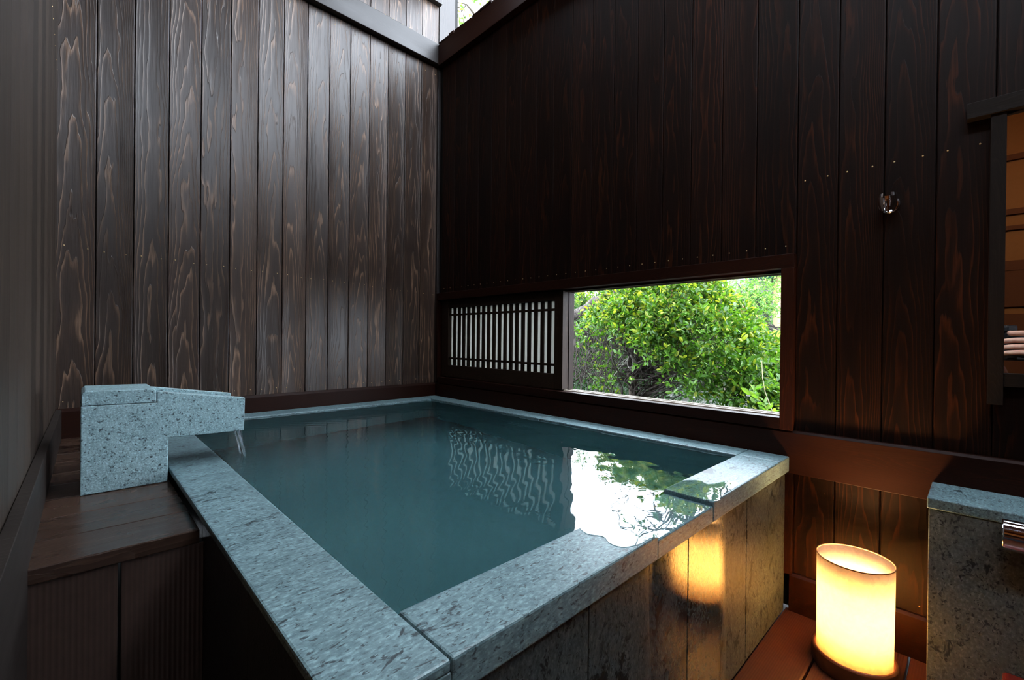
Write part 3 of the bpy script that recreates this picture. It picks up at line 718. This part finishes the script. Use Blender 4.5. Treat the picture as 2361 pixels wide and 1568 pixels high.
# a coil of grey string tied to the trunk
cs = MB(); cc_ = G(-.335, D0 - .10, .56)
for k in range(5):
    pts = []
    for i in range(17):
        a = i / 16 * 2 * PI; rr = .032 + .004 * k
        pts.append(cc_ + RT * (rr * .7 * math.cos(a) + .003 * k) + np.array([0, 0, rr * 1.25 * math.sin(a)]) + FW * (.004 * k - .05))
    cs.tube(pts, .0022, 5)
for k in range(4): crooked(cs, cc_ - FW * .05 + np.array([0, 0, .03]) - RT * .02, cc_ - RT * (.10 + .015 * k) + np.array([0, 0, -.03 - .04 * k]), .0014, .001, 5, .008, rb)
tag(cs.build('string_coil', plain('grey_string', (.42, .40, .36), .8)), 'small coil of grey string tied to the shrub trunk', 'string')

# --- darker shrub behind on the left
def shell(n, cen, ax, zmin=-1.):
    th = RNG.uniform(0, 2 * PI, n); cz = RNG.uniform(zmin, 1, n); sz = np.sqrt(1 - cz ** 2)
    u = np.stack([sz * np.cos(th), sz * np.sin(th), cz], 1); lump = (1 + .08 * np.sin(th * 4 + cz * 7) + .06 * np.sin(th * 9 - cz * 5))[:, None]
    q = u * np.array(ax) * lump
    W_ = q[:, :1] * RT + q[:, 1:2] * FW + q[:, 2:] * np.array([0, 0, 1.]); N_ = u[:, :1] * RT + u[:, 1:2] * FW + u[:, 2:] * np.array([0, 0, 1.])
    return W_ + np.array(G(*cen)), N_
dk = thing('evergreen_shrub', 'dark shaded evergreen shrub behind the twiggy left side of the big shrub', 'shrub', tuple(G(-1.1, 5.0, 0)))
c, nr = shell(1300, (-1.05, 4.75, .30), (.95, .35, .74), -.6); c -= nr * RNG.uniform(0, .15, (len(c), 1))
P, D, t = sprigs(c, nr + np.array([0, 0, .4]), 6, .09)
leaves('foliage', P, D, .055, .022, leafcols(len(P), (.008, .03, .008), (.025, .07, .014)), LEAF, dk, jit=.4)
tw = MB()
for i in range(22): crooked(tw, G(-1.1 + rb.uniform(-.2, .2), 4.9, -.03), G(-1.1 + rb.uniform(-.7, .7), 4.9 + rb.uniform(-.2, .2), rb.uniform(.5, .9)), .012, .003, 6, .04, rb)
tw.build('stems', twigm, dk)
yl = thing('clipped_hedge', 'yellow-green hedge beyond the bough in the window corner', 'hedge', tuple(G(-1.3, 6.0, 0)))
c, nr = shell(1300, (-1.2, 6.2, .62), (1.7, .5, 1.05), -.3); P, D, t = sprigs(c, nr + np.array([0, 0, .8]), 6, .10)
leaves('foliage', P, D, .055, .022, leafcols(len(P), (.06, .13, .013), (.15, .21, .025), (.22, .26, .04), .25), LEAF_L, yl, jit=.4)
tw = MB()
for i in range(14): crooked(tw, G(-1.3 + rb.uniform(-.3, .3), 6.2, -.03), G(-1.3 + rb.uniform(-.8, .8), 6.2, 1.0), .012, .003, 6, .04, rb)
tw.build('stems', twigm, yl)
# leaning old bough
bo = MB(); crooked(bo, G(-1.10, 4.3, .90), G(-.50, 4.15, 1.18), .052, .050, 6, .012, rb)
bo2 = bo; crooked(bo, G(-.52, 4.15, 1.16), G(-.05, 4.2, 1.36), .048, .026, 5, .02, rb); crooked(bo, G(-2.1, 4.4, -.05), G(-1.08, 4.3, .91), .085, .054, 6, .02, rb)
def barkmat():
    t = NT('rough_bark'); tc = t.n('ShaderNodeTexCoord').outputs['Object']; nz = t.noise(tc, 38., 4., .7, .6)
    c = t.mix(t.ramp(nz, [(.4, 0.), (.65, 1.)]), (.015, .011, .009), (.10, .085, .07))
    return t.out(t.n('ShaderNodeBsdfPrincipled', {'Base Color': c, 'Roughness': .9, 'Normal': t.n('ShaderNodeBump', {'Strength': 1., 'Distance': .02, 'Height': nz})}))
rough_bark = barkmat()
tag(bo.build('tree_bough', rough_bark, smooth=True), 'thick rough-barked leaning bough at the top left of the window', 'tree')

# --- airy small-leaved tree at the right, further off
ai = thing('airy_tree', 'light airy small-leaved tree behind the right of the big shrub', 'tree', tuple(G(1.35, 5.4, 0)))
c, nr = shell(900, (1.05, 5.3, .95), (.95, .5, .62), -1.); c -= nr * RNG.uniform(0, .45, (len(c), 1))
c2, nr2 = shell(320, (.25, 5.5, 1.32), (.85, .4, .25), -1.); c2 -= nr2 * RNG.uniform(0, .25, (len(c2), 1))
c = np.concatenate([c, c2]); nr = np.concatenate([nr, nr2])
P, D, t = sprigs(c, nr + RNG.normal(0, .5, nr.shape), 8, .13)
leaves('foliage', P, D, .038, .016, leafcols(len(P), (.05, .14, .025), (.13, .26, .06), (.28, .38, .15), .2), LEAF_L, ai, jit=.5)
tw = MB(); pp = crooked(tw, G(1.28, 5.4, -.03), G(1.12, 5.3, .75), .045, .03, 6, .03, rb)
for i in range(34): crooked(tw, random.choice(pp[3:]), G(rb.uniform(.0, 1.6), 5.3 + rb.uniform(-.3, .4), rb.uniform(.6, 1.5)), .012, .002, 6, .04, rb)
tw.build('trunk', rough_bark, ai)
# broad bright leaves
bl = thing('broadleaf_plant', 'plant with broad bright lime leaves right of the big shrub', 'plant', tuple(G(.98, 4.3, 0)))
big = MB()
for (s_, z_, a_, L_) in ((.74, .80, -.15, .15), (.84, .72, -.5, .16), (.90, .62, -.6, .14), (.62, .86, .1, .10), (.98, .42, -.3, .15), (.93, .32, -.2, .12)):
    p0 = G(s_, 4.25, z_); d_ = RT * math.cos(a_) + np.array([0, 0, math.sin(a_)]) - FW * .2; sd = FW * -.75 + np.array([0, 0, .6])
    n_ = 8; rows = []
    for i in range(n_ + 1):
        q = i / n_; w_ = .36 * L_ * math.sin(PI * min(1, q * .93 + .05)) ** .8; ctr = p0 + d_ * L_ * q - np.array([0, 0, .25 * L_ * q * q])
        rows.append([ctr - sd * w_ + np.array([0, 0, .15 * w_]), ctr, ctr + sd * w_ + np.array([0, 0, .15 * w_])])
    b0 = len(big.v)
    for r in rows: big.v += [tuple(x) for x in r]
    for i in range(n_):
        for k in range(2): a = b0 + i * 3 + k; big.f.append((a, a + 1, a + 4, a + 3)); big.uv.append([(0, 0)] * 4); big.rnd.append(0)
t_ = NT('lime_leaf'); limem = t_.out(t_.n('ShaderNodeMixShader', {0: .5, 1: t_.n('ShaderNodeBsdfPrincipled', {'Base Color': (.20, .38, .03), 'Roughness': .4}), 2: t_.n('ShaderNodeBsdfTranslucent', {'Color': (.38, .6, .05)})}))
big.build('broad_leaves', limem, bl, smooth=True)
tw = MB()
for s_, z_ in ((.74, .80), (.84, .72), (.90, .62), (.62, .86), (.98, .42), (.93, .32)): crooked(tw, G(.98, 4.35, -.03), G(s_, 4.27, z_), .007, .003, 5, .02, rb)
tw.build('stems', plain('green_stem', (.12, .2, .04), .6), bl)
# young shoot in the lower right corner of the window
ys_ = thing('young_sapling', 'young bright green sapling in the lower right window corner', 'plant', tuple(G(.55, 2.95, -.02)))
tw = MB(); crooked(tw, G(.56, 2.95, -.03), G(.47, 2.95, .62), .005, .002, 7, .008, rb); tw.build('stem', plain('pale_stem', (.35, .32, .15), .6), ys_)
c = np.array([G(.545 - .02 * i + RNG.normal(0, .012), 2.95, .27 + .022 * i) for i in range(8)]); P, D, t = sprigs(c, np.tile([0, 0, 1.], (8, 1)), 4, .04)
leaves('leaves', P, D, .065, .026, leafcols(len(P), (.07, .18, .018), (.17, .29, .035)), LEAF_L, ys_, jit=.2)
# low dark ground cover
gcv = thing('ground_cover', 'dark low ground cover plants beneath the shrub', 'plants', tuple(G(0, 4.3, 0)))
c = np.array([G(RNG.uniform(-1.6, 1.5), RNG.uniform(3.9, 5.2), RNG.uniform(0, .22)) for _ in range(420)]); P, D, t = sprigs(c, np.tile([0, 0, 1.], (len(c), 1)), 6, .10)
leaves('foliage', P, D, .06, .022, leafcols(len(P), (.010, .035, .012), (.03, .08, .025)), LEAF, gcv, jit=.5)

fh = thing('boundary_hedge', 'tall dark green boundary hedge at the back of the garden', 'hedge', tuple(G(-1.4, 7.4, 0)))
n_ = 2400; ps = RNG.uniform(-4.6, 1.3, n_); pz = RNG.uniform(0, 1, n_) ** .8 * 1.55
c = np.array([G(a, 7.3 + RNG.uniform(0, .2), z + .06 * math.sin(a * 5)) for a, z in zip(ps, pz)]); P, D, t = sprigs(c, np.tile(-FW + np.array([0, 0, .6]), (n_, 1)), 6, .12)
leaves('foliage', P, D, .085, .04, leafcols(len(P), (.02, .07, .012), (.07, .17, .03), (.14, .2, .04), .15), LEAF, fh, jit=.5)
hb_ = MB(); hb_.box(-4.6, 1.3, 7.55, 7.75, -.02, 1.45); hb_.v = [tuple(G(*p)) for p in hb_.v]; hb_.build('woody_core', plain('hedge_core', (.010, .02, .006), .9), fh)
# --- neighbouring house far behind
hs = thing('neighbour_house', 'beige and grey sided house with a turquoise roof edge beyond the garden', 'house', tuple(G(2.0, 9.0, 0)))
def obox(s0, s1, d0, d1, z0, z1):
    mb = MB(); mb.box(s0, s1, d0, d1, z0, z1); mb.v = [tuple(G(*p)) for p in mb.v]; return mb
t = NT('grey_siding'); tc = t.n('ShaderNodeTexCoord').outputs['Object']; z_ = t.n('ShaderNodeSeparateXYZ', {0: tc}).outputs[2]
sid = t.ramp(t.math('FRACT', t.math('MULTIPLY', z_, 22.)), [(0., .03), (.2, .16), (1., .22)])
siding = t.out(t.n('ShaderNodeBsdfPrincipled', {'Base Color': sid, 'Roughness': .6}))
obox(.35, 1.95, 9.0, 9.4, -.02, 1.93).build('sided_wall', siding, hs)
obox(1.6, 3.2, 8.6, 9.4, -.02, 1.84).build('beige_wall', plain('beige_render', (.50, .33, .18), .8), hs)
obox(1.2, 3.4, 8.45, 9.6, 1.84, 1.93).build('roof_edge', plain('turquoise_roof', (.10, .42, .46), .4), hs)
MB().tube([G(1.78, 8.52, -.02), G(1.78, 8.52, 1.84)], .035, 12).build('downpipe', plain('cream_pipe', (.6, .48, .33), .5), hs)

# --- tree standing beyond the wall, seen above the beam and mirrored in the wet rim
def tall_tree(name, label, base, crown, ax, n, L, cols, seed, airy=True):
    o = thing(name, label, 'tree', tuple(base)); rr = random.Random(seed); mb = MB()
    top = np.array(crown); pts = crooked(mb, base, top, .07, .03, 8, .06, rr)
    tips = []
    for i in range(26):
        src = rr.choice(pts[4:]); q = np.array([rr.gauss(0, 1), rr.gauss(0, 1), rr.gauss(0, .7)]); q /= np.linalg.norm(q) + 1e-6
        tgt = top + q * np.array(ax) * rr.uniform(.5, 1); br_ = crooked(mb, src, tgt, .018, .005, 6, .06, rr); tips += br_[3:]
        for j in range(3):
            s2 = rr.choice(br_[2:]); t2 = s2 + np.array([rr.gauss(0, .3), rr.gauss(0, .3), rr.gauss(0, .2)]); b3 = crooked(mb, s2, t2, .007, .002, 4, .03, rr); tips += b3[2:]
    mb.build('trunk', bark, o)
    c = np.array([tips[rr.randrange(len(tips))] for _ in range(n)]) + RNG.normal(0, .06, (n, 3))
    P, D, t = sprigs(c, RNG.normal(0, 1, (n, 3)), 6, .14)
    leaves('foliage', P, D, L, L * .5, leafcols(len(P), *cols), LEAF_L, o, jit=.5); return o
tall_tree('overhanging_tree', 'green leafy tree against the white sky above the wall corner', (4.3, 5.3, -.03), (3.7, 4.6, 4.9), (.9, .9, .8), 420, .07, ((.08, .20, .04), (.18, .34, .07)), 5)
tall_tree('garden_maple', 'bare-branched garden tree mirrored in the overflow water', (6.0, 2.3, -.03), (5.6, 2.5, 2.75), (1.3, 1.2, .75), 70, .07, ((.03, .08, .02), (.07, .15, .03)), 9)

# ================================================================== PHOTOGRAPHER (seen in the mirror)
def skinned(name, pts, edges_, mat, parent, sub=2, root=0):
    me = bpy.data.meshes.new(name); me.from_pydata([tuple(p[:3]) for p in pts], edges_, []); o = bpy.data.objects.new(name, me); COL.objects.link(o)
    sk = o.modifiers.new('skin', 'SKIN'); sk.use_smooth_shade = True
    for i, v in enumerate(me.skin_vertices[0].data):
        r = pts[i][3]; r = r if isinstance(r, tuple) else (r, r); v.radius = r; v.use_root = (i == root)
    sb = o.modifiers.new('sub', 'SUBSURF'); sb.levels = sb.render_levels = sub
    me.materials.append(mat)
    if parent: o.parent = parent; o.matrix_parent_inverse = Matrix.Translation(-parent.location)
    return o
t = NT('skin'); tc = t.n('ShaderNodeTexCoord').outputs['Object']
skc = t.mix(t.ramp(t.noise(tc, 40., 3.), [(.35, 0.), (.7, 1.)]), (.68, .42, .31), (.56, .27, .19))
skin = t.out(t.n('ShaderNodeBsdfPrincipled', {'Base Color': skc, 'Roughness': .45, 'Subsurface Weight': .1, 'Subsurface Radius': (.01, .004, .002)}))
cloth = plain('black_cloth', (.012, .013, .02), .8)
hairm = plain('black_hair', (.010, .008, .007), .5)
F2 = np.array([math.sin(YAW), math.cos(YAW), 0.]); R2 = np.array([math.cos(YAW), -math.sin(YAW), 0.])
KH = 1.0
def H(r, f, z): return (R2 * r + F2 * f + np.array([0, 0, z])) * KH + np.array([0, 0, .735])    # right, forward, up from the lens
def hp(r, f, z, rad): return tuple(H(r, f, z)) + (rad,)
per = thing('person', 'person in black top kneeling with a camera, seen in the wall mirror', 'person', tuple(H(-.02, -.45, -.62)))
# camera body held at the eye
KH = 1.3
cb = thing('camera_body', 'black camera held up in the hands mirrored in the wall mirror', 'camera', tuple(H(0, -.13, -.05)))
def hbox(mb, r0, r1, f0, f1, z0, z1):
    b0 = len(mb.v); mb.box(r0, r1, f0, f1, z0, z1); mb.v[b0:] = [tuple(H(*p)) for p in mb.v[b0:]]; return mb
hbox(MB(), -.068, .045, -.110, -.070, -.055, .038).build('body', M['black'], cb, bevel=.006, seg=3)
hbox(MB(), .040, .070, -.105, -.047, -.053, .030).build('grip', M['black'], cb, bevel=.010, seg=3)
hbox(MB(), -.030, .026, -.105, -.065, .038, .062).build('viewfinder_hump', M['black'], cb, bevel=.010, seg=3)
MB().tube([H(-.005, -.073, -.003), H(-.005, -.030, -.003), H(-.005, -.016, -.003)], [.033, .036, .040], 36).build('lens', M['black'], cb)
MB().tube([H(.052, -.060, .030), H(.052, -.060, .036)], .006, 16).build('shutter_button', M['chrome'], cb)
# right hand: palm behind the grip, fingers wrapping forward round it, index on top
def hq(r, f, z, rad): return hp(r, f + .045, z, tuple(q * 1.3 for q in rad) if isinstance(rad, tuple) else rad * 1.3)
skinned('right_arm', [hq(.092, -.150, -.028, (.024, .018)), hq(.094, -.190, -.060, (.022, .017)), hq(.082, -.27, -.13, .026), hq(.09, -.34, -.22, .030), hq(.12, -.40, -.27, .030)], [(0, 1), (1, 2), (2, 3), (3, 4)], skin, per)
skinned('palm', [hq(.083, -.135, .014, (.014, .022)), hq(.090, -.135, -.008, (.016, .022)), hq(.092, -.140, -.031, (.016, .022)), hq(.094, -.175, -.050, (.020, .018))], [(0, 1), (1, 2), (2, 3)], skin, per)
fz = [.031, .009, -.011, -.030]
ends = [(.052, -.095, .037), (.048, -.070, .006), (.050, -.072, -.014), (.054, -.076, -.032)]
for z, e in zip(fz, ends):
    k = [(.084, -.125, z, .0098), (.091, -.095, z + .003, .0095), (.084, -.066, z + .002, .0088), (.066, -.060 if z < .02 else -.080, (z + e[2]) / 2, .0080), e + (.0070,)]
    skinned('finger', [hq(*p) for p in k], [(i, i + 1) for i in range(4)], skin, per)
skinned('thumb', [hq(.085, -.155, -.020, .013), hq(.078, -.170, .000, .011), hq(.060, -.172, .014, .0095), hq(.042, -.168, .018, .008)], [(0, 1), (1, 2), (2, 3)], skin, per)
# left hand under the lens
skinned('left_arm', [hq(-.01, -.085, -.062, (.028, .015)), hq(-.02, -.125, -.078, (.024, .017)), hq(-.06, -.20, -.16, .025), hq(-.10, -.28, -.24, .028), hq(-.12, -.34, -.28, .030)], [(0, 1), (1, 2), (2, 3), (3, 4)], skin, per)
for i, r in enumerate((-.038, -.018, .002, .020)):
    skinned('finger', [hq(r, -.080, -.062, .0095), hq(r * 1.1, -.066, -.062, .009), hq(r * 1.4 - .004, -.060, -.052, .0078), hq(r * 1.6 - .006, -.062, -.040, .007)], [(0, 1), (1, 2), (2, 3)], skin, per)
skinned('thumb', [hq(-.035, -.105, -.060, .012), hq(-.052, -.100, -.045, .0105), hq(-.056, -.092, -.030, .009), hq(-.052, -.088, -.018, .008)], [(0, 1), (1, 2), (2, 3)], skin, per)
KH = 1.0
# head with face, body, legs (kneeling)
body = [hp(0, -.47, -.60, (.15, .12)), hp(0, -.46, -.42, (.13, .105)), hp(0, -.45, -.25, (.15, .11)), hp(0, -.43, -.12, (.13, .085)), hp(0, -.39, -.06, .055), hp(0, -.34, .0, .060),
        hp(.15, -.45, -.13, .055), hp(.19, -.45, -.24, .048), hp(.175, -.42, -.35, .043), hp(-.15, -.45, -.13, .055), hp(-.19, -.44, -.24, .048), hp(-.175, -.39, -.36, .043),
        hp(.10, -.42, -.61, .085), hp(.14, -.14, -.60, .062), hp(-.10, -.42, -.61, .085), hp(-.14, -.14, -.60, .062), hp(.13, -.50, -.64, .045), hp(-.13, -.50, -.64, .045)]
be = [(0, 1), (1, 2), (2, 3), (3, 4), (3, 6), (6, 7), (7, 8), (3, 9), (9, 10), (10, 11), (0, 12), (12, 13), (0, 14), (14, 15), (13, 16), (15, 17)]
body2 = [b_ for i, b_ in enumerate(body) if i != 5]
rem = lambda i: i if i < 5 else i - 1
body2 = [tuple(np.array(q[:3]) - F2 * .05) + (q[3],) if i < 11 else q for i, q in enumerate(body2)]
skinned('clothing', body2, [(rem(a), rem(b_)) for a, b_ in be], cloth, per)
BK = -.055
hd = bpy.data.meshes.new('head'); bmh = bmesh.new(); bmesh.ops.create_uvsphere(bmh, u_segments=40, v_segments=28, radius=1.0)
for v in bmh.verts:
    x, y, z = v.co           # x right, y forward, z up
    ax, ay, az = .074, .092, .112
    if z < 0: ax *= 1 - .30 * (-z) ** 1.3; ay *= 1 - .10 * (-z)
    X, Y, Z = x * ax, y * ay, z * az
    if y > 0:
        Y += .020 * math.exp(-((X / .012) ** 2 + ((Z + .012) / .020) ** 2))          # nose
        Y += .006 * math.exp(-((X / .022) ** 2 + ((Z + .048) / .008) ** 2))          # lips
        for sx_ in (-1, 1): Y -= .008 * math.exp(-(((X - sx_ * .030) / .014) ** 2 + ((Z - .012) / .010) ** 2))   # eye sockets
        Y += .006 * math.exp(-((X / .018) ** 2 + ((Z + .085) / .015) ** 2))          # chin
    v.co = Vector(H(X, -.285 + BK + Y, .015 + Z))
bmh.to_mesh(hd); bmh.free(); hd.polygons.foreach_set('use_smooth', [True] * len(hd.polygons)); hd.materials.append(skin)
ho = bpy.data.objects.new('head', hd); COL.objects.link(ho); ho.parent = per; ho.matrix_parent_inverse = Matrix.Translation(-per.location)
skinned('neck', [hp(0, -.43, -.09, .052), hp(0, -.385, -.03, .052), hp(0, -.35, .0, .05)], [(0, 1), (1, 2)], skin, per, 2)
for sx_ in (-1, 1):
    skinned('ear', [hp(sx_ * .072, -.355, .030, (.008, .014)), hp(sx_ * .076, -.358, .012, (.007, .013)), hp(sx_ * .072, -.353, -.012, (.006, .009))], [(0, 1), (1, 2)], skin, per)
hm = bpy.data.meshes.new('hair'); bmh = bmesh.new(); bmesh.ops.create_uvsphere(bmh, u_segments=40, v_segments=28, radius=1.0)
kill = []
for v in bmh.verts:
    x, y, z = v.co
    if (y > .25 and z < .55) or z < -.45: kill.append(v)
    j = 1 + .02 * math.sin(x * 40) * math.sin(y * 33)
    v.co = Vector(H(x * .082 * j, -.292 + BK + y * .098 * j, .022 + z * .116 * j))
bmesh.ops.delete(bmh, geom=kill, context='VERTS'); bmh.to_mesh(hm); bmh.free(); hm.materials.append(hairm)
hm.polygons.foreach_set('use_smooth', [True] * len(hm.polygons))
ho = bpy.data.objects.new('hair', hm); COL.objects.link(ho); ho.parent = per; ho.matrix_parent_inverse = Matrix.Translation(-per.location)
so_ = ho.modifiers.new('s', 'SOLIDIFY'); so_.thickness = .006
# ceiling lamp of the changing room
cl_ = thing('ceiling_lamp', 'warm round ceiling lamp of the changing room', 'lamp', (-1.1, -.4, 2.5))
MB().lathe([(.0001, 2.42), (.14, 2.425), (.155, 2.45), (.155, 2.499), (.0001, 2.499)], -1.1, -.4, 40).build('diffuser', plain('warm_diffuser', (1, .8, .5), .5, emit=(1., .55, .22), es=11.), cl_, smooth=True)
